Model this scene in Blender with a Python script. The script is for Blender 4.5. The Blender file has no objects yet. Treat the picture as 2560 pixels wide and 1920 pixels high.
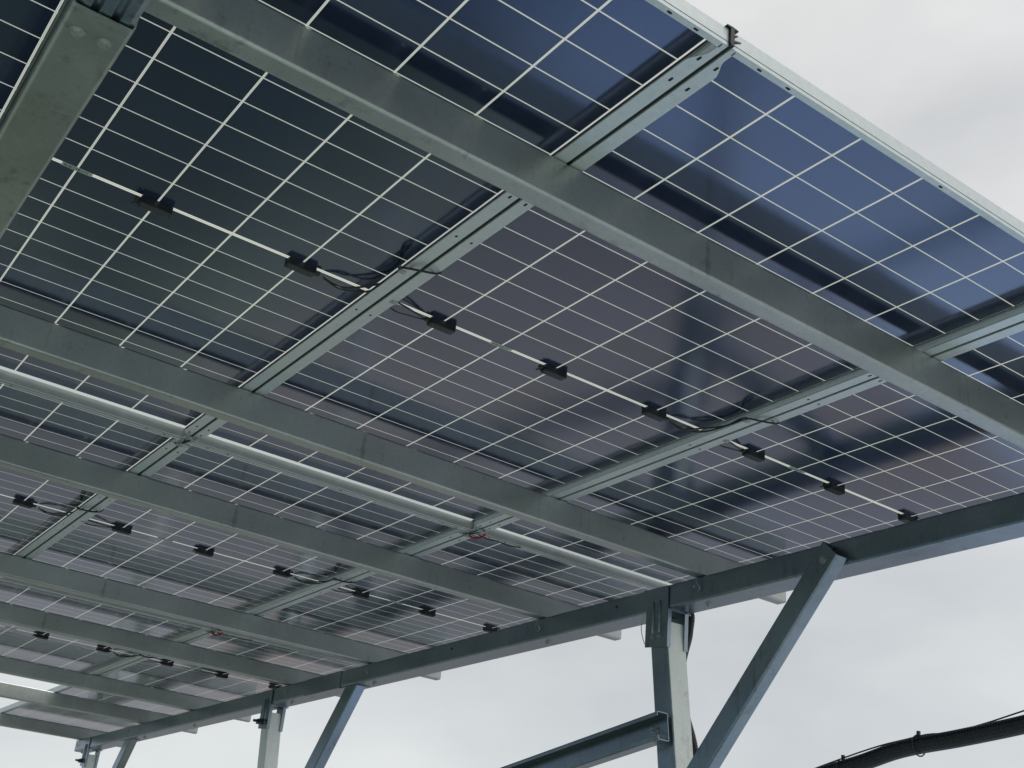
import bpy, bmesh, math, random
from mathutils import Matrix, Vector
random.seed(7)
sc = bpy.context.scene
# ------------------------------------------------------------------ frames of reference
# The array plane is the working frame: u along the purlins, v up the slope, z off the plane.
UP = Vector((-0.0458, 0.0920, 0.9947)).normalized()        # true vertical seen from the array plane
EX = (Vector((1, 0, 0)) - UP * UP.x).normalized()
EY = UP.cross(EX)
CAMP = Vector((0.0104439, -2.3669228, -1.4674430))
GROUND = 1.60                                               # eye height
M3 = Matrix((EX, EY, UP))
OFF = Vector((0, 0, GROUND)) - M3 @ CAMP
M = Matrix.Translation(OFF) @ M3.to_4x4()
def W(p): return M @ Vector(p)
# ------------------------------------------------------------------ camera
R0, R1, R2 = Vector((0.8077920, -0.5821355, 0.0926838)), Vector((0.3237637, 0.3067659, -0.8950261)), Vector((0.4925943, 0.7530026, 0.4362774))
cam_d = bpy.data.cameras.new("camera"); cam = bpy.data.objects.new("camera", cam_d)
sc.collection.objects.link(cam)
cm = Matrix((R0, -R1, -R2)).transposed()
cam.matrix_world = M @ (Matrix.Translation(CAMP) @ cm.to_4x4())
cam_d.sensor_width = 36; cam_d.lens = 41.69794; cam_d.clip_start = 0.02; cam_d.clip_end = 4000
sc.camera = cam
# ------------------------------------------------------------------ sky, sun, exposure
SUN_EL, SUN_AZ = math.radians(66), math.radians(140)
w = bpy.data.worlds.new("World"); sc.world = w; w.use_nodes = True
N, L = w.node_tree.nodes, w.node_tree.links
N.clear()
out = N.new("ShaderNodeOutputWorld"); add = N.new("ShaderNodeAddShader")
b1 = N.new("ShaderNodeBackground"); b2 = N.new("ShaderNodeBackground")
sky = N.new("ShaderNodeTexSky"); sky.sky_type = 'NISHITA'; sky.sun_disc = False
sky.sun_elevation = SUN_EL; sky.sun_rotation = SUN_AZ
L.new(sky.outputs[0], b1.inputs[0]); b1.inputs[1].default_value = 0.05
tc = N.new("ShaderNodeTexCoord"); mp = N.new("ShaderNodeMapping"); mp.inputs['Scale'].default_value = (1, 1, 2.2)
nz = N.new("ShaderNodeTexNoise"); nz.inputs['Scale'].default_value = 2.1; nz.inputs['Detail'].default_value = 6; nz.inputs['Roughness'].default_value = .48
rp = N.new("ShaderNodeValToRGB")
rp.color_ramp.elements[0].position = .36; rp.color_ramp.elements[0].color = (.52, .50, .44, 1)
rp.color_ramp.elements[1].position = .66; rp.color_ramp.elements[1].color = (.79, .76, .68, 1)
L.new(tc.outputs['Generated'], mp.inputs[0]); L.new(mp.outputs[0], nz.inputs['Vector']); L.new(nz.outputs['Fac'], rp.inputs[0])
# clouds are thinner (brighter) around the hidden sun, high behind the photographer
sd = Vector((math.cos(SUN_EL) * math.sin(SUN_AZ), math.cos(SUN_EL) * math.cos(SUN_AZ), math.sin(SUN_EL)))
dot = N.new("ShaderNodeVectorMath"); dot.operation = 'DOT_PRODUCT'; dot.inputs[1].default_value = sd
L.new(tc.outputs['Generated'], dot.inputs[0])
mr = N.new("ShaderNodeMapRange"); mr.inputs[1].default_value = .45; mr.inputs[2].default_value = 1.0; mr.inputs[3].default_value = 1.0; mr.inputs[4].default_value = 1.5
mr.interpolation_type = 'SMOOTHSTEP'
L.new(dot.outputs['Value'], mr.inputs[0])
mul = N.new("ShaderNodeVectorMath"); mul.operation = 'SCALE'
L.new(rp.outputs[0], mul.inputs[0]); L.new(mr.outputs[0], mul.inputs['Scale'])
dk = N.new("ShaderNodeVectorMath"); dk.operation = 'DOT_PRODUCT'; dk.inputs[1].default_value = Vector((-.98, .15, -.10)).normalized()  # unseen dark blue sky sector, added to darken steel facing that way
L.new(tc.outputs['Generated'], dk.inputs[0])
dr = N.new("ShaderNodeMapRange"); dr.interpolation_type = 'SMOOTHSTEP'; dr.inputs[1].default_value = .15; dr.inputs[2].default_value = .78
L.new(dk.outputs['Value'], dr.inputs[0])
dm = N.new("ShaderNodeMix"); dm.data_type = 'RGBA'; dm.blend_type = 'MULTIPLY'; dm.inputs['B'].default_value = (.20, .28, .40, 1)
L.new(dr.outputs[0], dm.inputs['Factor']); L.new(mul.outputs[0], dm.inputs['A']); L.new(dm.outputs['Result'], b2.inputs[0]); b2.inputs[1].default_value = 0.90
L.new(b1.outputs[0], add.inputs[0]); L.new(b2.outputs[0], add.inputs[1]); L.new(add.outputs[0], out.inputs[0])
sun_d = bpy.data.lights.new("sun", 'SUN'); sun_d.energy = 2.2; sun_d.angle = math.radians(14); sun_d.color = (1, .97, .92)
sun = bpy.data.objects.new("sun", sun_d); sc.collection.objects.link(sun)
sun.rotation_euler = (-sd).to_track_quat('-Z', 'Y').to_euler(); sun.location = (0, 0, 30)
sc.view_settings.view_transform = 'Standard'; sc.view_settings.look = 'None'
sc.view_settings.exposure = 0.0; sc.view_settings.gamma = 1; sc.view_settings.use_curve_mapping = False
sc.render.engine = 'CYCLES'; sc.cycles.max_bounces = 10; sc.cycles.transparent_max_bounces = 24
sc.render.resolution_x = 1024; sc.render.resolution_y = 768

# ------------------------------------------------------------------ materials
class NT:
    def __init__(s, name):
        s.m = bpy.data.materials.new(name); s.m.use_nodes = True; s.t = s.m.node_tree; s.t.nodes.clear()
        s.out = s.n("ShaderNodeOutputMaterial")
    def n(s, k, **kw):
        x = s.t.nodes.new(k)
        for a, b in kw.items(): setattr(x, a, b)
        return x
    def l(s, a, b): s.t.links.new(a, b)
    def math(s, op, a, b=None, c=None):
        x = s.n("ShaderNodeMath", operation=op)
        for i, v in enumerate((a, b, c)):
            if v is None: continue
            if isinstance(v, (int, float)): x.inputs[i].default_value = v
            else: s.l(v, x.inputs[i])
        return x.outputs[0]
    def ramp(s, f, stops):
        r = s.n("ShaderNodeValToRGB")
        while len(r.color_ramp.elements) < len(stops): r.color_ramp.elements.new(.5)
        for e, (p, c) in zip(r.color_ramp.elements, stops): e.position = p; e.color = (*c, 1)
        s.l(f, r.inputs[0]); return r.outputs[0]
    def noise(s, vec, scale, detail=4, rough=.5):
        x = s.n("ShaderNodeTexNoise"); x.inputs['Scale'].default_value = scale; x.inputs['Detail'].default_value = detail
        x.inputs['Roughness'].default_value = rough
        if vec is not None: s.l(vec, x.inputs['Vector'])
        return x
def simple(name, col, rough=.5, metal=0, var=0, scale=30, bump=0):
    t = NT(name); b = t.n("ShaderNodeBsdfPrincipled")
    b.inputs['Roughness'].default_value = rough; b.inputs['Metallic'].default_value = metal
    b.inputs['Base Color'].default_value = (*col, 1)
    tc = t.n("ShaderNodeTexCoord")
    nz = t.noise(tc.outputs['Object'], scale, 5, .6)
    if var:
        lo = tuple(c * (1 - var) for c in col); hi = tuple(min(1, c * (1 + var)) for c in col)
        t.l(t.ramp(nz.outputs['Fac'], [(.3, lo), (.7, hi)]), b.inputs['Base Color'])
    if bump:
        bp = t.n("ShaderNodeBump"); bp.inputs['Strength'].default_value = bump; bp.inputs['Distance'].default_value = .002
        t.l(nz.outputs['Fac'], bp.inputs['Height']); t.l(bp.outputs[0], b.inputs['Normal'])
    t.l(b.outputs[0], t.out.inputs[0]); return t.m
def galv(name, lo, hi, metal=.55, rough=.42):
    """hot-dip galvanised sheet: cloudy zinc bloom, fine spangle, a few stains and drips"""
    t = NT(name); b = t.n("ShaderNodeBsdfPrincipled"); b.inputs['Metallic'].default_value = metal
    tc = t.n("ShaderNodeTexCoord"); o = tc.outputs['Object']
    cloud = t.noise(o, 3.2, 6, .62); fine = t.noise(o, 130, 3, .7)
    vor = t.n("ShaderNodeTexVoronoi"); vor.inputs['Scale'].default_value = 75; t.l(o, vor.inputs['Vector'])
    f = t.math('MULTIPLY_ADD', fine.outputs['Fac'], .36, cloud.outputs['Fac'])
    f = t.math('MULTIPLY_ADD', vor.outputs['Distance'], .12, f)
    c = t.ramp(t.math('SUBTRACT', f, .24), [(.26, lo), (.80, hi)])
    st = t.noise(o, 8.5, 8, .75)
    sf = t.ramp(st.outputs['Fac'], [(.60, (1, 1, 1)), (.76, (.70, .69, .66))])
    mx = t.n("ShaderNodeMix", data_type='RGBA', blend_type='MULTIPLY'); mx.inputs['Factor'].default_value = 1
    t.l(c, mx.inputs['A']); t.l(sf, mx.inputs['B']); t.l(mx.outputs['Result'], b.inputs['Base Color'])
    mp2 = t.n("ShaderNodeMapping"); mp2.inputs['Scale'].default_value = (38, 38, 1.6); t.l(o, mp2.inputs[0])
    dr_ = t.noise(mp2.outputs[0], 1.0, 3, .6)
    df = t.ramp(t.math('MULTIPLY', dr_.outputs['Fac'], st.outputs['Fac']), [(.30, (1, 1, 1)), (.42, (.62, .62, .60))])
    mx2 = t.n("ShaderNodeMix", data_type='RGBA', blend_type='MULTIPLY'); mx2.inputs['Factor'].default_value = .8
    t.l(mx.outputs['Result'], mx2.inputs['A']); t.l(df, mx2.inputs['B']); t.l(mx2.outputs['Result'], b.inputs['Base Color'])
    rr = t.n("ShaderNodeMapRange"); rr.inputs[3].default_value = rough - .08; rr.inputs[4].default_value = rough + .14
    t.l(cloud.outputs['Fac'], rr.inputs[0]); t.l(rr.outputs[0], b.inputs['Roughness'])
    bp = t.n("ShaderNodeBump"); bp.inputs['Strength'].default_value = .12; bp.inputs['Distance'].default_value = .001
    t.l(fine.outputs['Fac'], bp.inputs['Height']); t.l(bp.outputs[0], b.inputs['Normal'])
    t.l(b.outputs[0], t.out.inputs[0]); return t.m
MG = galv("galvanised_steel", (.34, .352, .33), (.485, .505, .48), .85, .35)
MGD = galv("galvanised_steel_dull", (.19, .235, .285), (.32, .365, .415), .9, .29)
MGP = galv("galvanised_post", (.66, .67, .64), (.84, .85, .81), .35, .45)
MAL = simple("anodised_aluminium", (.57, .60, .605), .36, .45, .06, 60, .03)
MIN = simple("aluminium_inner_shaded", (.33, .35, .35), .34, .6, .06, 25)  # frame aluminium again, darkened to put shade into the inner walls
MDK = simple("dark_hole", (.012, .012, .014), .8)
MRB = simple("black_rubber", (.007, .008, .012), .5, 0, .25, 60, .2)
MPL = simple("black_plastic", (.014, .015, .018), .42, 0, .3, 90, .25)
MPLG = simple("moulded_plastic_lid", (.05, .052, .055), .6, 0, .5, 160, .5)
MCB = simple("black_cable", (.012, .012, .015), .35, 0, .2, 60)
MRD = simple("red_cable", (.30, .012, .02), .4, 0, .15, 60)
MZW = simple("zinc_wire", (.42, .43, .42), .35, .8, .15, 80)
MBT = simple("zinc_bolt", (.38, .39, .38), .42, .7, .25, 120, .1)
MST = simple("paper_sticker", (.42, .47, .42), .5, 0, .05, 60)

def panel_mat():
    t = NT("bifacial_laminate"); tc = t.n("ShaderNodeTexCoord"); sep = t.n("ShaderNodeSeparateXYZ"); t.l(tc.outputs['Object'], sep.inputs[0])
    x, y = sep.outputs[0], sep.outputs[1]
    CP, PV, G = .184, .0934, .0035
    def per(v, pitch, off):   # distance to the nearest line
        a = t.math('DIVIDE', t.math('ADD', v, off + pitch * .5), pitch)
        fr = t.math('FRACT', a)
        return t.math('MULTIPLY', t.math('ABSOLUTE', t.math('SUBTRACT', fr, .5)), pitch)
    ay = t.math('ABSOLUTE', y)
    dx = per(x, CP, 0.0); dy = per(ay, PV, -G)
    gx = t.math('LESS_THAN', dx, .0024); gy = t.math('LESS_THAN', dy, .00165); gm = t.math('LESS_THAN', ay, .0058)
    mgx = t.math('GREATER_THAN', t.math('ABSOLUTE', t.math('SUBTRACT', x, .552)), .5505)
    mgy = t.math('GREATER_THAN', ay, G + 13 * PV - .0085)
    margin = t.math('MAXIMUM', mgx, mgy)
    gap = t.math('MAXIMUM', t.math('MAXIMUM', gx, gy), gm)
    # cell surface: deep blue silicon under textured glass, each cell a shade of its own
    ci = t.n("ShaderNodeCombineXYZ"); t.l(t.math('FLOOR', t.math('DIVIDE', x, CP)), ci.inputs[0]); t.l(t.math('FLOOR', t.math('DIVIDE', y, PV)), ci.inputs[1])
    oi = t.n("ShaderNodeObjectInfo"); t.l(oi.outputs['Random'], ci.inputs[2])
    wn = t.n("ShaderNodeTexWhiteNoise"); t.l(ci.outputs[0], wn.inputs['Vector'])
    cell = t.n("ShaderNodeBsdfPrincipled"); cell.inputs['IOR'].default_value = 1.5; cell.inputs['Metallic'].default_value = .72; cell.inputs['Coat Weight'].default_value = 1; cell.inputs['Coat IOR'].default_value = 1.5
    big = t.noise(tc.outputs['Object'], 1.7, 3, .5)
    cf = t.math('MULTIPLY_ADD', wn.outputs['Value'], .50, t.math('MULTIPLY', big.outputs['Fac'], .50))
    t.l(t.ramp(cf, [(.2, CELLA), (.8, CELLB)]), cell.inputs['Base Color'])
    sp = t.noise(tc.outputs['Object'], 260, 3, .75); film = t.noise(tc.outputs['Object'], 3.5, 6, .7)
    dirt = t.math('MULTIPLY', t.math('MULTIPLY_ADD', film.outputs['Fac'], .34, -.02), t.ramp(sp.outputs['Fac'], [(.52, (0, 0, 0)), (.78, (1, 1, 1))]))
    dm_ = t.n("ShaderNodeMix", data_type='RGBA'); t.l(dirt, dm_.inputs['Factor']); dm_.inputs['B'].default_value = (.34, .34, .33, 1)
    t.l(cell.inputs['Base Color'].links[0].from_socket, dm_.inputs['A']); t.l(dm_.outputs['Result'], cell.inputs['Base Color'])
    sm = t.noise(tc.outputs['Object'], 9, 5, .65)
    rr = t.n("ShaderNodeMapRange"); rr.inputs[3].default_value = .03; rr.inputs[4].default_value = .14
    t.l(sm.outputs['Fac'], rr.inputs[0]); t.l(rr.outputs[0], cell.inputs['Coat Roughness']); cell.inputs['Roughness'].default_value = .15
    mt = t.noise(tc.outputs['Object'], 420, 2, .6)
    wv = t.noise(tc.outputs['Object'], 5, 2, .5)
    hb = t.math('MULTIPLY_ADD', wv.outputs['Fac'], 3.0, mt.outputs['Fac'])
    bp = t.n("ShaderNodeBump"); bp.inputs['Strength'].default_value = .22; bp.inputs['Distance'].default_value = .0004
    t.l(hb, bp.inputs['Height']); t.l(bp.outputs[0], cell.inputs['Normal']); t.l(bp.outputs[0], cell.inputs['Coat Normal'])
    # gaps: clear encapsulant with printed pale grid; seen against the sky
    tr = t.n("ShaderNodeBsdfTransparent"); tl = t.n("ShaderNodeBsdfTranslucent"); tl.inputs[0].default_value = (.58, .61, .55, 1)
    rib = t.math('MAXIMUM', t.math('LESS_THAN', dx, .0008), t.math('LESS_THAN', ay, .0013))
    trc = t.n("ShaderNodeMix", data_type='RGBA'); t.l(rib, trc.inputs['Factor']); trc.inputs['B'].default_value = (.34, .36, .33, 1)
    mida = t.n('ShaderNodeMix', data_type='RGBA'); t.l(gm, mida.inputs['Factor']); mida.inputs['A'].default_value = (.66, .68, .63, 1); mida.inputs['B'].default_value = (.98, .98, .86, 1); t.l(mida.outputs['Result'], trc.inputs['A'])
    thin = t.n("ShaderNodeMix", data_type='RGBA'); t.l(t.math('MAXIMUM', gx, gm), thin.inputs['Factor']); thin.inputs['A'].default_value = (.42, .47, .45, 1)
    t.l(trc.outputs['Result'], thin.inputs['B'])
    mc = t.n("ShaderNodeMix", data_type='RGBA'); t.l(margin, mc.inputs['Factor']); t.l(thin.outputs['Result'], mc.inputs['A']); mc.inputs['B'].default_value = (.93, .95, .92, 1)
    t.l(mc.outputs['Result'], tr.inputs[0])
    m1 = t.n("ShaderNodeMixShader"); t.l(t.math('MULTIPLY', t.math('SUBTRACT', 1.0, margin), .35), m1.inputs[0]); t.l(tr.outputs[0], m1.inputs[1]); t.l(tl.outputs[0], m1.inputs[2])
    gl = t.n("ShaderNodeBsdfGlossy"); gl.inputs['Roughness'].default_value = .06
    fr = t.n("ShaderNodeFresnel"); fr.inputs[0].default_value = 1.5
    m2 = t.n("ShaderNodeMixShader"); t.l(fr.outputs[0], m2.inputs[0]); t.l(m1.outputs[0], m2.inputs[1]); t.l(gl.outputs[0], m2.inputs[2])
    m3 = t.n("ShaderNodeMixShader"); t.l(t.math('MAXIMUM', gap, margin), m3.inputs[0]); t.l(cell.outputs[0], m3.inputs[1]); t.l(m2.outputs[0], m3.inputs[2])
    t.l(m3.outputs[0], t.out.inputs[0]); return t.m
CELLA, CELLB = (.034, .058, .130), (.056, .088, .188)
MPAN = panel_mat()
def glass_top():
    t = NT("clear_front_glass"); tr = t.n("ShaderNodeBsdfTransparent"); tr.inputs[0].default_value = (.97, .98, .97, 1)
    gl = t.n("ShaderNodeBsdfGlossy"); gl.inputs['Roughness'].default_value = .05
    m = t.n("ShaderNodeMixShader"); m.inputs[0].default_value = .05; t.l(tr.outputs[0], m.inputs[1]); t.l(gl.outputs[0], m.inputs[2])
    t.l(m.outputs[0], t.out.inputs[0]); return t.m
MGL = glass_top()
def ground_mat():
    t = NT("gravel_grass_and_shade"); b = t.n("ShaderNodeBsdfPrincipled"); b.inputs['Roughness'].default_value = .9
    tc = t.n("ShaderNodeTexCoord"); o = tc.outputs['Object']
    sx = t.n("ShaderNodeSeparateXYZ"); t.l(o, sx.inputs[0]); gx_, gy_ = sx.outputs[0], sx.outputs[1]
    a = t.noise(o, .35, 5, .6); f = t.noise(o, 9, 8, .7); w2 = t.noise(o, .12, 3, .5)
    jit = t.math('MULTIPLY', t.math('SUBTRACT', a.outputs['Fac'], .5), 1.6)
    def two(lo, hi): return t.ramp(f.outputs['Fac'], [(.3, lo), (.7, hi)])
    def mixc(fac, A, B):
        m = t.n("ShaderNodeMix", data_type='RGBA'); t.l(fac, m.inputs['Factor']); t.l(A, m.inputs['A']); t.l(B, m.inputs['B']); return m.outputs['Result']
    def step(v, lo, hi):
        m = t.n("ShaderNodeMapRange", interpolation_type='SMOOTHSTEP'); m.inputs[1].default_value = lo; m.inputs[2].default_value = hi; t.l(v, m.inputs[0]); return m.outputs[0]
    # sunlit front painted blue-grey, green toward the left, array's shade painted dark beneath, brown and pale gravel beyond
    lit_front = mixc(step(t.math('ADD', gx_, jit), .2, 2.6), two((.26, .36, .30), (.38, .49, .40)), two((.29, .34, .38), (.41, .46, .50)))
    blue = mixc(step(t.math('ADD', gx_, jit), .2, 2.6), two((.30, .42, .50), (.42, .54, .62)), two((.34, .47, .66), (.46, .59, .77)))  # unseen blue strip added to tint what the upper cells reflect
    lit_front = mixc(step(t.math('ADD', gy_, t.math('MULTIPLY', jit, .3)), 2.4, 3.8), lit_front, blue)
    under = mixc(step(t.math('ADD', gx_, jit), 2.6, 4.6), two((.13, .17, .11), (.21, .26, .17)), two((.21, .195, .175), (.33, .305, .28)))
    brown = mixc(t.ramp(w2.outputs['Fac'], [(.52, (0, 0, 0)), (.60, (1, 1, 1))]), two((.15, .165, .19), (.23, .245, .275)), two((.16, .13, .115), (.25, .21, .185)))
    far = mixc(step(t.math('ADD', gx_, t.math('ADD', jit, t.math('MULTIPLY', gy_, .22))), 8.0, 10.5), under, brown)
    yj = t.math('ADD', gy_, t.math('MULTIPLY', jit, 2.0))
    dim_band = t.math('MULTIPLY', step(yj, 11.0, 14.5), t.math('SUBTRACT', 1.0, step(yj, 21.0, 25.0)))  # unseen dark band added to dim reflections in the second panel row
    far = mixc(dim_band, far, two((.105, .112, .12), (.165, .175, .185)))
    col = mixc(step(t.math('ADD', t.math('MULTIPLY_ADD', t.math('MAXIMUM', t.math('SUBTRACT', gx_, 2.5), 0.0), -.15, gy_), t.math('MULTIPLY', jit, .25)), 4.6, 5.1), lit_front, far)
    t.l(col, b.inputs['Base Color'])
    t.l(b.outputs[0], t.out.inputs[0]); return t.m
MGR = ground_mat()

# ------------------------------------------------------------------ mesh helpers (all in array-plane coordinates)
class MB:
    def __init__(s): s.bm = bmesh.new(); s.mi = 0
    def face(s, vs):
        try: f = s.bm.faces.new(vs); f.material_index = s.mi; return f
        except ValueError: return None
    def box(s, a, b):
        x0, y0, z0 = a; x1, y1, z1 = b
        v = [s.bm.verts.new(p) for p in ((x0,y0,z0),(x1,y0,z0),(x1,y1,z0),(x0,y1,z0),(x0,y0,z1),(x1,y0,z1),(x1,y1,z1),(x0,y1,z1))]
        for q in ((3,2,1,0),(4,5,6,7),(0,1,5,4),(1,2,6,5),(2,3,7,6),(3,0,4,7)): s.face([v[i] for i in q])
        return v
    def sweep(s, prof, p0, p1, ax, ay, cap=True):
        """prof: 2D closed outline; placed with axes ax, ay at p0 and p1"""
        p0, p1, ax, ay = map(Vector, (p0, p1, ax, ay))
        A = [s.bm.verts.new(p0 + ax * x + ay * y) for x, y in prof]
        B = [s.bm.verts.new(p1 + ax * x + ay * y) for x, y in prof]
        n = len(prof)
        for i in range(n): s.face((A[i], A[(i + 1) % n], B[(i + 1) % n], B[i]))
        if cap: s.face(A[::-1]); s.face(B)
    def prism(s, pts, z0, z1):
        A = [s.bm.verts.new((x, y, z0)) for x, y in pts]; B = [s.bm.verts.new((x, y, z1)) for x, y in pts]; n = len(pts)
        for i in range(n): s.face((A[i], A[(i + 1) % n], B[(i + 1) % n], B[i]))
        s.face(A[::-1]); s.face(B)
    def cyl(s, c, axis, r, h, n=12, r2=None):
        c = Vector(c); a = Vector(axis).normalized(); t = a.orthogonal().normalized(); q = a.cross(t); r2 = r if r2 is None else r2
        A = [s.bm.verts.new(c + (t * math.cos(i * 2 * math.pi / n) + q * math.sin(i * 2 * math.pi / n)) * r) for i in range(n)]
        B = [s.bm.verts.new(c + a * h + (t * math.cos(i * 2 * math.pi / n) + q * math.sin(i * 2 * math.pi / n)) * r2) for i in range(n)]
        for i in range(n): s.face((A[i], A[(i + 1) % n], B[(i + 1) % n], B[i]))
        s.face(A[::-1]); s.face(B)
    def tube(s, pts, r, n=8, ribs=False):
        P = [Vector(p) for p in pts]; rings = []; t = (P[1] - P[0]).normalized(); nrm = t.orthogonal().normalized()
        for i, p in enumerate(P):
            tt = (P[min(i + 1, len(P) - 1)] - P[max(i - 1, 0)]).normalized()
            nrm = (nrm - tt * nrm.dot(tt)).normalized(); q = tt.cross(nrm)
            rr = r[i] if isinstance(r, list) else r
            rings.append([s.bm.verts.new(p + (nrm * math.cos(k * 2 * math.pi / n) + q * math.sin(k * 2 * math.pi / n)) * rr) for k in range(n)])
        for a, b in zip(rings, rings[1:]):
            for k in range(n):
                f = s.face((a[k], a[(k + 1) % n], b[(k + 1) % n], b[k]))
                if f and not ribs: f.smooth = True
        s.face(rings[0][::-1]); s.face(rings[-1])
    def build(s, name, mats, parent=None, origin=(0, 0, 0)):
        bmesh.ops.recalc_face_normals(s.bm, faces=s.bm.faces)
        me = bpy.data.meshes.new(name); s.bm.to_mesh(me); s.bm.free()
        for m in (mats if isinstance(mats, (list, tuple)) else [mats]): me.materials.append(m)
        o = bpy.data.objects.new(name, me); sc.collection.objects.link(o)
        if parent is not None: o.parent = parent
        else: o.matrix_world = M @ Matrix.Translation(origin)
        return o
def tag(o, label=None, cat=None, group=None, kind=None):
    for k, v in (('label', label), ('category', cat), ('group', group), ('kind', kind)):
        if v: o[k] = v
    return o
def thing(name, origin, label, cat, group=None, rot=None):
    o = bpy.data.objects.new(name, None); sc.collection.objects.link(o)
    o.empty_display_size = .1; o.matrix_world = M @ Matrix.Translation(origin)
    return tag(o, label, cat, group)
def spline(pts, n=10):
    P = [Vector(p) for p in pts]; P = [P[0]] + P + [P[-1]]; out = []
    for i in range(1, len(P) - 2):
        a, b, c, d = P[i - 1:i + 3]
        for k in range(n):
            t = k / n
            out.append(.5 * ((2 * b) + (c - a) * t + (2 * a - 5 * b + 4 * c - d) * t * t + (3 * b - a - 3 * c + d) * t ** 3))
    out.append(P[-2]); return out
def channel(h, w, lip, t, r, seg=4):
    """lipped C outline: web on x=0 from y=0 down to -h, flanges toward +x"""
    def arc(cx, cy, a0, a1, rad): return [(cx + rad * math.cos(math.radians(a0 + (a1 - a0) * i / seg)), cy + rad * math.sin(math.radians(a0 + (a1 - a0) * i / seg))) for i in range(seg + 1)]
    ri = r - t
    o = [(w, -lip)] + arc(w - r, -r, 0, 90, r) + arc(r, -r, 90, 180, r) + arc(r, -h + r, 180, 270, r) + arc(w - r, -h + r, 270, 360, r) + [(w, -h + lip)]
    i_ = [(w - t, -h + lip)] + arc(w - r, -h + r, 360, 270, ri) + arc(r, -h + r, 270, 180, ri) + arc(r, -r, 180, 90, ri) + arc(w - r, -r, 90, 0, ri) + [(w - t, -lip)]
    return o + i_

# ------------------------------------------------------------------ ground
g = bmesh.new(); bmesh.ops.create_circle(g, cap_ends=True, radius=900, segments=96)
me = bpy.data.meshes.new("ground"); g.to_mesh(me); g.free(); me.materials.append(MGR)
go = bpy.data.objects.new("ground", me); sc.collection.objects.link(go); tag(go, kind='structure')

# ------------------------------------------------------------------ purlins
PU, ROW = 1.1431, 2.476
PURL = []
for r in range(4): PURL += [-.791 + r * ROW, .711 + r * ROW]
plab = ["widest steel purlin, crossing the top of the photo below the blue cells",
 "steel purlin just above the brightest lit gap between panel rows",
 "steel purlin just below the brightest lit gap between panel rows",
 "steel purlin directly above the second, thinner bright gap between panel rows",
 "steel purlin directly below the second, thinner bright gap between panel rows",
 "steel purlin along the upper edge of the open patch of sky at lower left",
 "pale steel purlin crossing the open patch of sky at lower left",
 "lowest and farthest steel purlin, sky directly below it"]
for i, v in enumerate(PURL):
    u0 = -1.3
    t = thing("purlin", (u0, v, -.0355), plab[i], "purlin", "steel purlins under the solar panels")
    mb = MB(); mb.sweep(channel(.0975, .05, .014, .0025, .007, 5), (0, 0, 0), (3.38 - u0, 0, 0), (0, 1, 0), (0, 0, 1))
    mb.build("channel", MG, t)
    if i < 2:      # self-drilling screws through the lower flange where the purlin sits on a girder
        pass
# ------------------------------------------------------------------ girders
def girder(u, v0, v1, z, h, wd, label, mat, seam=None):
    t = thing("girder", (u, v0, z), label, "girder", "sloping steel girders")
    mb = MB(); mb.sweep(channel(h, wd, .02, .003, .008, 5), (0, 0, 0), (0, v1 - v0, 0), (1, 0, 0), (0, 0, 1)); mb.build("channel", mat, t)
    return t
UR, ZR, HR, WR = 2.945, -.1345, .090, .112
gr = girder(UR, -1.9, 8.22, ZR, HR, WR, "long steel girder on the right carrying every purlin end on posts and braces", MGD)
v00 = -1.9
for v in PURL:
    if v < .7: continue
    mb = MB(); mb.cyl((.052, v + .025 - v00, -HR - .0005), (0, 0, -1), .0095, .007, 6); mb.cyl((.052, v + .025 - v00, -HR - .0075), (0, 0, -1), .005, .006, 10)
    mb.cyl((.052, v + .025 - v00, -HR), (0, 0, -1), .013, .002, 16); mb.build("bolt", MBT, gr)
    # bent wire hook that holds the purlin foot
    b = v - v00
    mb = MB(); mb.tube(spline([(-.004, b + .06, .03), (-.012, b + .035, .004), (-.012, b + .02, -.03), (-.006, b + .012, -.05), (-.003, b + .028, -.056)], 6), .0018, 6)
    mb.cyl((0, b + .048, -.034), (-1, 0, 0), .005, .004, 8); mb.build("wire_hook", MZW, gr)
mb = MB(); sv = 3.50 - v00                                   # joint sleeve lapped over the web
mb.box((-.0035, sv, -HR - .001), (-.0003, sv + .42, -.001)); mb.box((-.0035, sv, -HR - .0042), (.07, sv + .42, -HR - .0008)); mb.build("splice_plate", MGD, gr)
for vv in (1.2, 2.4, 6.9):
    mb = MB(); mb.cyl((-.0004, vv - v00, -.035), (-1, 0, 0), .006, .0015, 10); mb.build("bolt_hole", MDK, gr)
# nearer girder upper left with its spliced end
gl_ = thing("girder", (.268, -2.1, -.1345), "near girder seen from below at the upper left corner, green tinted with two bolt heads", "girder", "sloping steel girders")
mb = MB(); mb.sweep(channel(.095, .098, .02, .003, .008, 5), (0, 1.294, 0), (0, 10.3, 0), (-1, 0, 0), (0, 0, 1)); mb.build("channel", MG, gl_)
mb = MB()   # ridged sleeve running out of the channel's end
ins = [(0.004, -.004), (.094, -.004), (.094, -.086), (.080, -.089), (.072, -.089), (.068, -.082), (.062, -.082), (.058, -.089), (.040, -.089), (.036, -.082), (.030, -.082), (.026, -.089), (.012, -.089), (.004, -.086)]
mb.sweep(ins, (0, 0, 0), (0, 1.9, 0), (-1, 0, 0), (0, 0, 1)); mb.build("splice_sleeve", MGD, gl_)
for du, dv in ((-.072, 1.352), (-.030, 1.350)):
    mb = MB(); mb.cyl((du, dv, -.0955), (0, 0, -1), .0125, .0015, 20); mb.cyl((du, dv, -.097), (0, 0, -1), .0105, .005, 6, .0095); mb.build("bolt", MBT, gl_)

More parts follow.
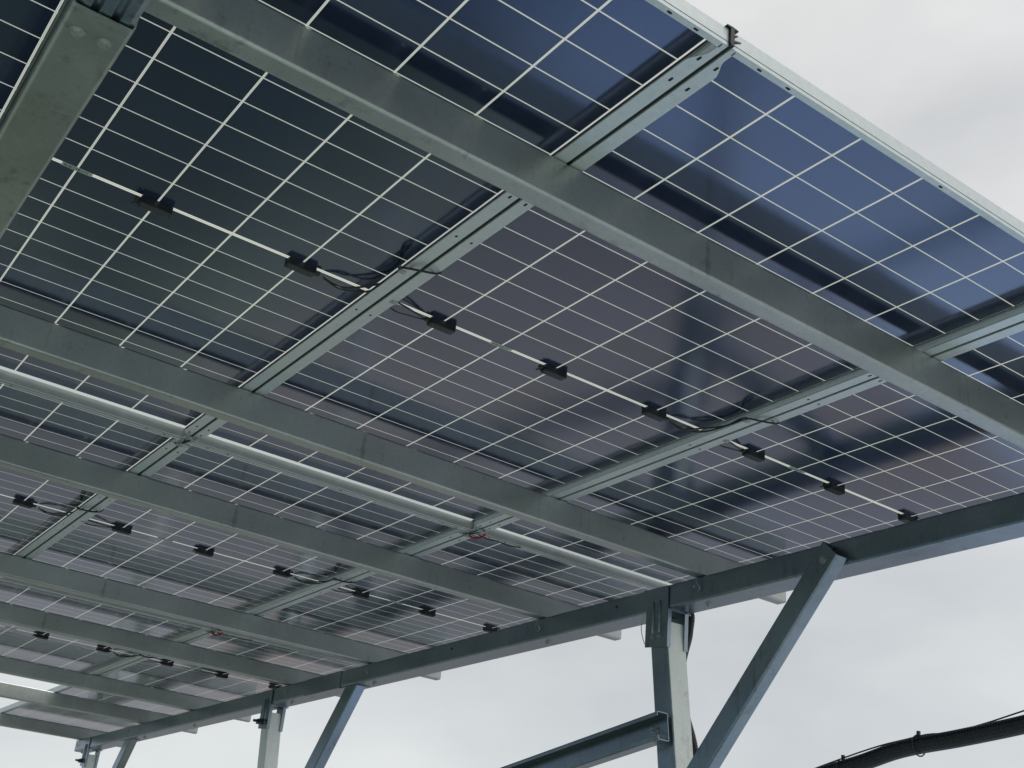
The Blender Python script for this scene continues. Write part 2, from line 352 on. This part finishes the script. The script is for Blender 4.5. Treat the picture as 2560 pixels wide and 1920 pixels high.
# ------------------------------------------------------------------ posts, caps, braces, tie
DN = -UP
def along(p, k): return Vector(p) + DN * k
def sq(wd, dp, r=.006):
    o = []
    for cx, cy, a in ((wd - r, dp - r, 0), (r, dp - r, 90), (r, r, 180), (wd - r, r, 270)):
        for i in range(4): th = math.radians(a + i * 30); o.append((cx + r * math.cos(th), cy + r * math.sin(th)))
    return o
HX = (Vector((1, 0, 0)) - UP * UP.x).normalized(); HY = UP.cross(HX)
def post(v, label, has_conduit):
    top = Vector((UR - .002, v, ZR - HR - .048))
    k = (W(top).z) / 1.0
    base = along(top, k)
    t = thing("post", base, label, "post", "posts under the right girder")
    mb = MB(); a = top - base
    n = 3
    outl = sq(.090, .092)
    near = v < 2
    mb.sweep(outl, (0, 0, 0), a, HX, HY); mb.build("post_shaft", MGD if near else MGP, t)  # near shaft darkened, its shaded side put into the zinc colour
    if near:      # skylight on the front face put in as a paler sheet
        mb = MB(); mb.sweep([(.003, -.0022), (.0895, -.0022), (.0895, .004), (.003, .004)], (0, 0, 0), a - UP * .002, HX, HY); mb.build("lit_face", MGP, t)
    # saddle bracket: two cheeks and a bridge under the girder
    z0 = ZR + .002; zb = ZR - HR
    c = MB(); x0 = UR - .0075
    def sh(p): return Vector(p) - base
    o = [(0, 0), (.118, 0), (.118, .24), (.112, .262), (.10, .268), (.0, .268)]
    # near cheek, lapped on girder web and post
    for xx in (UR - .0065, UR + .0935):
        c = MB()
        pts = [(v - .012, zb - .148), (v + .108, zb - .135), (v + .108, ZR - .004 if xx < UR else zb + .02), (v - .004, ZR - .004 if xx < UR else zb + .02), (v - .012, ZR - .014 if xx < UR else zb + .01)]
        A = [c.bm.verts.new(sh((xx, y, z))) for y, z in pts]; B = [c.bm.verts.new(sh((xx + .004, y, z))) for y, z in pts]
        for i in range(len(pts)): c.face((A[i], A[(i + 1) % len(pts)], B[(i + 1) % len(pts)], B[i]))
        c.face(A[::-1]); c.face(B)
        # folded edge lip
        s_ = 1 if xx < UR else -1
        for (q0, q1) in (((v - .012, zb - .148), (v - .012, zb - .004)),):
            c.box(sh((min(xx, xx + .014 * s_) + .0002, q0[0] - .003, q0[1])), sh((max(xx, xx + .014 * s_) + .0038, q0[0] - .0002, q1[1])))
        # pressed ribs
        if xx < UR:
            for yy in (v + .030, v + .066):
                c.tube([sh((xx + .001, yy, zb - .095)), sh((xx - .001, yy, zb - .08)), sh((xx - .001, yy, zb + .02)), sh((xx + .001, yy, zb + .035))], [.003, .006, .006, .003], 8)
        c.build("bracket_cheek", MGD, t)
        if xx < UR:
            for yy in (v + .030, v + .066):
                c = MB(); c.cyl(sh((xx, yy, zb - .104)), (-1, 0, 0), .0075, .006, 6); c.build("bolt", MBT, t)
    c = MB(); c.box(sh((UR + .0005, v - .008, zb - .0045)), sh((UR + .117, v + .104, zb - .0008)))
    for yy in (v + .03, v + .066): c.box(sh((UR + .05, yy - .004, zb - .0085)), sh((UR + .09, yy + .004, zb - .0045)))
    c.build("bracket_bridge", MGD, t)
    return t, base, top
PV_ = (.905, 4.37, 7.83)
p1 = post(PV_[0], "near post with a dark left face and pale scratched right face beside the thick brace", True)
p2 = post(PV_[1], "middle distance post under the girder, left of the second brace", False)
p3 = post(PV_[2], "farthest short looking post at the lower left end of the girder", False)
# wires and clamp blocks hanging from the two farther post heads
for (t, base, top), s in ((p2, 1.0), (p3, 1.1)):
    v = top.y
    mb = MB(); c = Vector((UR - .012, v + .06, ZR - HR - .10)) - base
    mb.box(c + Vector((-.022, -.03, -.014)), c + Vector((0, .03, .014))); mb.cyl(c + Vector((-.022, 0, 0)), (-1, .3, 0), .008, .03, 8); mb.build("clamp", MPL, t)

def brace(p_top, p_bot, depth, wd, label, mat, flap):
    """C brace between two points of its upper-left edge, web facing -u"""
    p_top, p_bot = Vector(p_top), Vector(p_bot); d = (p_bot - p_top).normalized()
    side = Vector((0, d.z, -d.y))          # in the v-z plane, pointing toward -v / down
    if side.y > 0: side = -side
    t = thing("brace", p_bot, label, "brace", "diagonal braces")
    mb = MB(); mb.sweep(channel(depth, wd, .014, .003, .007, 5), p_top - p_bot, (0, 0, 0), (1, 0, 0), -side)
    if not flap:        # upper end sawn level with the girder's underside
        mb.bm.verts.ensure_lookup_table(); n = len(mb.bm.verts) // 2
        for q in mb.bm.verts[:n]: q.co += d * ((ZR - HR - .0008 - p_bot.z - q.co.z) / d.z)
    mb.build("channel", mat, t)
    if not flap:
        mb = MB(); y0 = p_top.y - p_bot.y
        mb.box((-.006, y0 - .17, ZR - HR - .0045 - p_bot.z), (.075, y0 + .05, ZR - HR - .0012 - p_bot.z)); mb.build("end_plate", MGD, t)
    if flap:
        mb = MB(); q = p_top - p_bot + d * .045 + side * .045
        mb.cyl(q, (-1, 0, 0), .013, .002, 18); mb.cyl(q + Vector((-.002, 0, 0)), (-1, 0, 0), .0095, .006, 6); mb.build("bolt", MBT, t)
    return t
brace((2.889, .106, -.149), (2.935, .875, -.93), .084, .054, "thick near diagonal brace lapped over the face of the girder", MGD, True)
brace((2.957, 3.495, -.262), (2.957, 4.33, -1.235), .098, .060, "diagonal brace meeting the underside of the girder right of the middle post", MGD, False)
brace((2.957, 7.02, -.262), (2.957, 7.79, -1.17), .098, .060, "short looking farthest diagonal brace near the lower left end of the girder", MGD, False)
# tie channel, open toward -u, running back from the near post
a = Vector((2.936, .870, -.618)); b = Vector((2.936, 4.36, -1.12))
t = thing("tie_channel", a, "dark open steel channel running down left from the near post", "steel beam")
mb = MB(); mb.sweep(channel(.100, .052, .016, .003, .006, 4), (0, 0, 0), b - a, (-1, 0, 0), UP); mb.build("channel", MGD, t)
mb = MB(); mb.cyl((-.002, .05, -.055), (-1, 0, 0), .010, .006, 6); mb.cyl((-.008, .05, -.055), (-1, .1, 0), .005, .02, 8)
mb.tube(spline([(-.02, .09, -.045), (-.03, .06, -.06), (-.02, .03, -.07), (-.03, .0, -.06)], 6), .002, 6); mb.build("bolt", MBT, t)

# ------------------------------------------------------------------ solar panels
def panel_proto():
    t = thing("solar_module", (0, 0, 0), "x", "solar panel", "solar panels of the array")
    HL, X0, X1 = 1.2350, -.0147, 1.1187
    ZT, ZB = .0035, -.0345
    # laminate: bottom face cells, rest clear glass
    mb = MB(); mb.box((X0 + .002, -HL + .002, 0), (X1 - .002, HL - .002, .003)); mb.bm.faces.ensure_lookup_table()
    for f in mb.bm.faces: f.material_index = 1
    mb.bm.faces[0].material_index = 0
    mb.build("laminate", [MPAN, MGL], t)
    # long rails with curved flange ends
    mb = MB(); th = .0018
    def S(y): return y
    for s, xw in ((1, X0), (-1, X1)):
        mb.mi = 0
        mb.box((min(xw, xw + s * th), -HL, ZB), (max(xw, xw + s * th), HL, ZT))
        # wide bottom flange: narrows in an S-curve 9 cm from each corner
        F, f0 = .031, .0125
        edge = []
        for k in range(9):
            q = k / 8; ww = f0 + (F - f0) * (3 * q * q - 2 * q ** 3)
            edge.append((ww, -HL + .030 + .045 * q))
        pts = [(th, -HL), (f0, -HL + .004)] + edge + [(w_, -y_) for w_, y_ in edge[::-1]] + [(f0, HL - .004), (th, HL)]
        pts = [(xw + s * a_, b_) for a_, b_ in pts]
        mb.prism(pts if s > 0 else pts[::-1], ZB, ZB + th)
        mb.box((min(xw + s * th, xw + s * .0045), -HL + .01, ZT - .0003), (max(xw + s * th, xw + s * .0045), HL - .01, ZT + .0012))
        mb.box((min(xw + s * th, xw + s * .0035), -HL + .01, -.0035), (max(xw + s * th, xw + s * .0035), HL - .01, -.0022))
        mb.mi = 1
        for y in (-1.18, -1.108, -.615, -.41, .05, .75, 1.10, 1.165):
            for (cy) in (y,):
                cx = xw + s * .0155
                L_ = .0065 if abs(y) > 1 or y == -.615 else .0028; r = .0028
                o = [(cx + s * 0 + r * math.cos(a_), cy + L_ / 2 * (1 if math.sin(a_) >= 0 else -1) + r * math.sin(a_)) for a_ in [i * math.pi / 6 for i in range(12)]]
                mb.prism(o, ZB - .0003, ZB + .0001)
    for s, yw in ((1, -HL), (-1, HL)):
        mb.mi = 0; x0, x1 = X0 + th, X1 - th
        mb.box((x0, min(yw, yw + s * th), ZB), (x1, max(yw, yw + s * th), ZT if s > 0 else .0008))
        mb.mi = 2; mb.box((x0, min(yw + s * th, yw + s * (th + .0006)), ZB + th), (x1, max(yw + s * th, yw + s * (th + .0006)), -.0006)); mb.mi = 0
        mb.box((x0 + .008, min(yw + s * th, yw + s * (.0135 if s > 0 else .0055)), ZB), (x1 - .008, max(yw + s * th, yw + s * (.0135 if s > 0 else .0055)), ZB + th))
        mb.mi = 1
        mb.box((X0, min(yw, yw - s * .0004), ZB + .0085), (X1, max(yw, yw - s * .0004), ZB + .0094))
        for x in ((.058, .130, .56, .99, 1.05) if s > 0 else ()):
            o = [(x + (.003 if math.cos(a_) >= 0 else -.003) + .0024 * math.cos(a_), yw + s * .0072 + .0024 * math.sin(a_)) for a_ in [i * math.pi / 6 for i in range(12)]]
            mb.prism(o, ZB - .0003, ZB + .0001)
    mb.build("frame", [MAL, MDK, MIN], t)
    # split junction boxes on the centre line
    for k, x in enumerate((.184, .552, .920)):
        j = MB(); y = .0065; hl = .037
        j.prism([(x - hl, y - .012), (x - hl + .008, y - .0135), (x + hl - .004, y - .0135), (x + hl, y - .012), (x + hl, y + .0125), (x + hl - .004, y + .0135), (x - hl + .004, y + .0135), (x - hl, y + .0125)], -.017, -.0003)
        j.box((x - hl - .012, y - .006, -.012), (x - hl + .002, y + .006, -.003)) if k != 2 else j.box((x + hl - .002, y - .006, -.012), (x + hl + .014, y + .006, -.003))
        j.mi = 1
        j.prism([(x - hl + .004, y - .0115), (x + hl - .005, y - .0115), (x + hl - .004, y + .0115), (x - hl + .006, y + .0115)], -.0188, -.0170)
        j.mi = 0
        for q in range(7): xx = x - .026 + q * .0075 + (.004 if q > 3 else 0); j.box((xx, y - .009, -.0193), (xx + .002, y + .009, -.0188))
        if k == 1:
            j.tube([(x - hl, y - .01, -.008), (x - hl - .012, y - .016, -.012)], .002, 6); j.tube([(x - hl, y + .01, -.008), (x - hl - .012, y + .017, -.012)], .002, 6)
        j.build("junction_box", [MPL, MPLG], t)
    j = MB(); j.box((.335, -.0075, -.0012), (.402, .0075, -.0003)); j.mi = 1
    for q in range(11): xx = .341 + q * .005; j.box((xx, -.004, -.0014), (xx + random.choice((.0015, .003)), .004, -.0012))
    j.build("label_sticker", [MST, MPL], t)
    return t
def copy_tree(o, parent=None):
    c = o.copy(); sc.collection.objects.link(c); c.parent = parent
    for ch in [x for x in KIDS.get(o.name, [])]:
        copy_tree(ch, c)
    return c
proto = panel_proto()
KIDS = {proto.name: list(proto.children)}
labs = {
 (-1, 0): "nearest solar panel at the extreme upper left, beyond the green girder",
 (0, 0): "dark panel beside the green upper left girder, two black boxes on its centre line",
 (1, 0): "large middle solar panel with three black boxes, one corner touching sky",
 (2, 0): "solar panel at the photo's right edge, ending behind the thick brace",
 (-1, 1): "second row solar panel beyond the left edge of the photo",
 (0, 1): "second row solar panel at the left edge, below the brightest gap",
 (1, 1): "second row solar panel with a pale reflection beside its centre black box",
 (2, 1): "second row solar panel against the girder left of the near post",
 (-1, 2): "third row solar panel beyond the left edge of the photo",
 (0, 2): "third row solar panel just inside the left edge under the second bright gap",
 (1, 2): "third row solar panel at left whose far end borders the open patch of sky",
 (2, 2): "third row solar panel against the girder above the middle post",
 (2, 3): "small looking farthest solar panel at lower left, standing alone next to open sky",
}
first = True
for (m, r), lb in labs.items():
    o = proto if first else copy_tree(proto); first = False
    o.matrix_world = M @ Matrix.Translation((m * PU, r * ROW, 0)); o['label'] = lb

# ------------------------------------------------------------------ rubber strips in the joints between panels
def strip(p0, p1, horizontal, label):
    t = thing("gasket_strip", p0, label, "rubber strip", "black rubber strips between the panels")
    d = Vector(p1) - Vector(p0); mb = MB()
    prof = [(-.0045, -.0305), (.0045, -.0305), (.0043, .004), (.014, .0052), (.013, .0072), (0, .0085), (-.013, .0072), (-.014, .0052), (-.0043, .004)]
    if horizontal: prof = [(-.0026, -.0335), (.0026, -.0335), (.0026, -.001), (-.0026, -.001)]
    ax = (1, 0, 0) if not horizontal else (0, 1, 0)
    mb.sweep(prof, (0, 0, 0), d, ax, (0, 0, 1))
    if not horizontal: mb.box((-.0035, -.0005, -.034), (.0035, .004, -.0306))
    if not horizontal:      # torn fins at the open end
        mb.prism([(.003, .0), (.016, -.004), (.004, .006)], -.024, -.020); mb.prism([(.003, .0), (.009, -.003), (.004, .006)], -.012, -.009)
    mb.build("strip", MRB, t)
UG = [PU * k - .0195 + .0005 for k in (0, 1, 2)]
strip((UG[0], -1.238, 0), (UG[0], 6.18, 0), False, "black strip in the panel joint beyond the upper left corner")
strip((UG[1], -1.240, 0), (UG[1], 6.18, 0), False, "black strip in the panel joint whose torn end shows at the upper sky edge")
strip((UG[2], -1.240, 0), (UG[2], 6.18, 0), False, "black strip in the panel joint starting at the right edge of the photo")
for r in range(3):
    strip((-1.1, 1.238 + r * ROW, 0), (3.40, 1.238 + r * ROW, 0), True, ["black strip along the brightest gap between the first two panel rows", "black strip along the thinner second gap between panel rows", "black strip along the farthest panel row joint by the open sky"][r])

# ------------------------------------------------------------------ cables at the joints
def cable_set(ui, r):
    ug = UG[ui]; v = r * ROW; nm = {(1, 0): "near left", (2, 0): "near right", (1, 1): "second row left", (2, 1): "second row right", (2, 2): "third row"}[(ui, r)]
    desc = {(1, 0): "black cable looped over the joint under the dark nearest panel",
            (2, 0): "black cable looped over the joint right of the photo's centre",
            (1, 1): "black cable looped over the joint in the second panel row near the left edge",
            (2, 1): "black cable looped over the second row joint below the middle purlins",
            (2, 2): "black cable looped over the joint in the third panel row"}[(ui, r)]
    t = thing("solar_cable", (ug, v, -.02), desc, "cable", "black cables looped over the panel joints")
    k = random.uniform(-.01, .01)
    mb = MB()
    mb.tube(spline([(-.142, .008, .012), (-.115, .005, .004), (-.085, .0, .002), (-.052, -.035 + k, .002), (-.020, -.10, .004), (-.026, -.16, .004), (-.043, -.205, -.014), (-.012, -.243, -.026), (.022, -.252, -.023), (.040, -.247, -.012), (.044, -.225, .004), (.036, -.19, .008), (.03, -.12, .006), (.024, -.06, .006), (.04, -.03, .006), (.085, -.018, .006), (.150, .006, .012)], 8), .0026, 8)
    mb.build("lead", MCB, t)
    mb = MB()
    mb.tube(spline([(-.140, .010, .010), (-.10, .004, -.004), (-.06, -.005, .0), (-.030, -.03 + k, .002), (-.018, -.12, .004), (-.030, -.19, -.006), (-.018, -.233, -.022), (.016, -.243, -.020), (.034, -.232, -.006), (.034, -.2, .006), (.028, -.1, .004), (.026, -.02, .002), (.06, .004, -.002), (.10, .006, .002), (.150, .010, .010)], 8), .0025, 8)
    mb.build("lead", MCB, t)
    mb = MB(); mb.tube([(.044, -.235, .002), (.042, -.20, .004)], .0075, 10); mb.tube([(.042, -.20, .004), (.038, -.165, .006)], .006, 8); mb.build("connector", MPL, t)
    for (x, y) in ((-.031, -.193), (.030, -.052)):
        mb = MB(); mb.box((x - .008, y - .007, -.0168), (x + .008, y + .007, -.0152)); mb.box((x - .009, y - .007, -.0168), (x - .0075, y + .007, -.004)); mb.box((x - .004, y - .003, -.0176), (x + .002, y + .002, -.0168))
        mb.build("clip", MZW, t)
for c in ((1, 0), (2, 0), (1, 1), (2, 1), (2, 2)): cable_set(*c)
# second small wire bundles at the corners where four panels meet
def bundle(u, v, red, label):
    t = thing("wire_tie", (u, v, -.035), label, "wire tie", "wire ties where four panels meet")
    rnd = random.Random(int(u * 100 + v * 10))
    for s in (-1, 1):
        mb = MB()
        for q in range(3):
            y = s * (.032 + .008 * q)
            mb.tube(spline([(-.024, y + rnd.uniform(-.008, .008), -.001), (-.01, y + rnd.uniform(-.008, .008), -.006), (.0, y + rnd.uniform(-.004, .004), -.008), (.016, y + rnd.uniform(-.008, .008), -.006), (.030, y + rnd.uniform(-.01, .01), -.001)], 5), .0018, 6)
        mb.tube(spline([(-.004, s * .02, -.003), (-.012, s * .035, -.012), (-.002, s * .055, -.004)], 5), .0022, 6)
        mb.build("tie_wire", MZW, t)
    mb = MB(); mb.tube(spline([(-.02, .05, -.001), (-.004, .02, -.006), (0, 0, -.007), (.004, -.02, -.006), (.02, -.045, -.002)], 6), .003, 8); mb.build("black_lead", MCB, t)
    if red:
        mb = MB(); mb.tube(spline([(-.004, .034, -.004), (.012, .030, -.012), (.030, .012, -.014), (.038, -.004, -.010), (.040, -.020, -.002)], 6), .0042, 8); mb.build("red_lead", MRD, t)
        mb = MB(); mb.tube(spline([(.02, .004, -.004), (.07, .008, -.009), (.11, .004, -.006), (.17, .007, -.008), (.22, .004, -.002)], 6), .0026, 8); mb.build("black_lead", MCB, t)
bundle(UG[1], 1.238, False, "pale twisted tie wires where four panels meet at the left end of the brightest gap")
bundle(UG[2], 1.238, True, "tie wires with a red lead where panels meet on the brightest gap")
bundle(UG[2], 1.238 + ROW, True, "tie wires with a red lead where four panels meet on the second, thinner bright gap")

# ------------------------------------------------------------------ conduits and wires
def conduit(pts, r, pitch, name, label):
    o = Vector(pts[-1]); t = thing(name, o, label, "conduit")
    P = spline([Vector(p) - o for p in pts], 24)
    # resample evenly
    seg = [0]
    for a_, b_ in zip(P, P[1:]): seg.append(seg[-1] + (b_ - a_).length)
    n = int(seg[-1] / (pitch / 4)); Q = []; j = 0
    for i in range(n + 1):
        d = seg[-1] * i / n
        while j < len(seg) - 2 and seg[j + 1] < d: j += 1
        f = (d - seg[j]) / max(1e-9, seg[j + 1] - seg[j]); Q.append(P[j].lerp(P[j + 1], f))
    rad = [r * (1.0, 1.0, .95, .95)[i % 4] for i in range(len(Q))]
    mb = MB(); mb.tube(Q, rad, 14, True); mb.build("corrugated_pipe", MRB, t)
    return t, o
ct, o = conduit([(2.40, -1.5, -.85), (2.52, -1.0, -.835), (2.70, -.78, -.80), (2.85, -.68, -.783), (2.90, -.543, -.789), (2.90, -.349, -.808), (2.90, -.209, -.818), (2.90, -.122, -.829), (2.90, -.007, -.853), (2.90, .16, -.880), (2.915, .5, -.93), (2.93, .80, -1.0)], .024, .008, "corrugated_conduit", "thick black corrugated conduit sagging across the lower right corner")
for vv, zz in ((-.215, -.818), (.055, -.865)):
    mb = MB(); mb.tube([Vector((2.90 + .029 * math.cos(a_), vv, zz + .029 * math.sin(a_))) - o for a_ in [i * math.pi / 8 for i in range(17)]], .0022, 6)
    mb.box(Vector((2.897, vv - .004, zz + .026)) - o, Vector((2.905, vv + .004, zz + .040)) - o); mb.build("cable_tie", MPL, ct)
mb = MB(); mb.tube([Vector(p) - Vector((2.93, .85, -1.0)) for p in spline([(2.60, -2.2, -.50), (2.90, -.546, -.754), (2.90, -.209, -.793), (2.90, .055, -.834), (2.93, .85, -1.0)], 8)], .0022, 6)
so = mb.build("support_wire", MCB, None, (2.93, .85, -1.0)); tag(so, "thin taut wire above the thick corrugated conduit at lower right", "wire")
conduit([(3.02, 1.12, -.12), (3.115, .99, -.17), (3.105, .96, -.27), (3.070, .955, -.40), (3.075, .95, -.55), (3.115, .93, -.70), (3.13, .90, -.9), (3.10, .86, -1.3)], .022, .009, "riser_conduit", "black corrugated conduit dropping close behind the near post")
# short steel wires hanging from the near bracket
mb = MB(); mb.tube(spline([(0, 0, 0), (-.004, .012, -.05), (-.004, .006, -.09), (0, -.006, -.125)], 8), .0016, 6)
wo = mb.build("loose_wire", MZW, None, (UR - .010, .905 + .112, ZR - HR + .002)); tag(wo, "thin bent wire hanging beside the near post bracket", "wire")
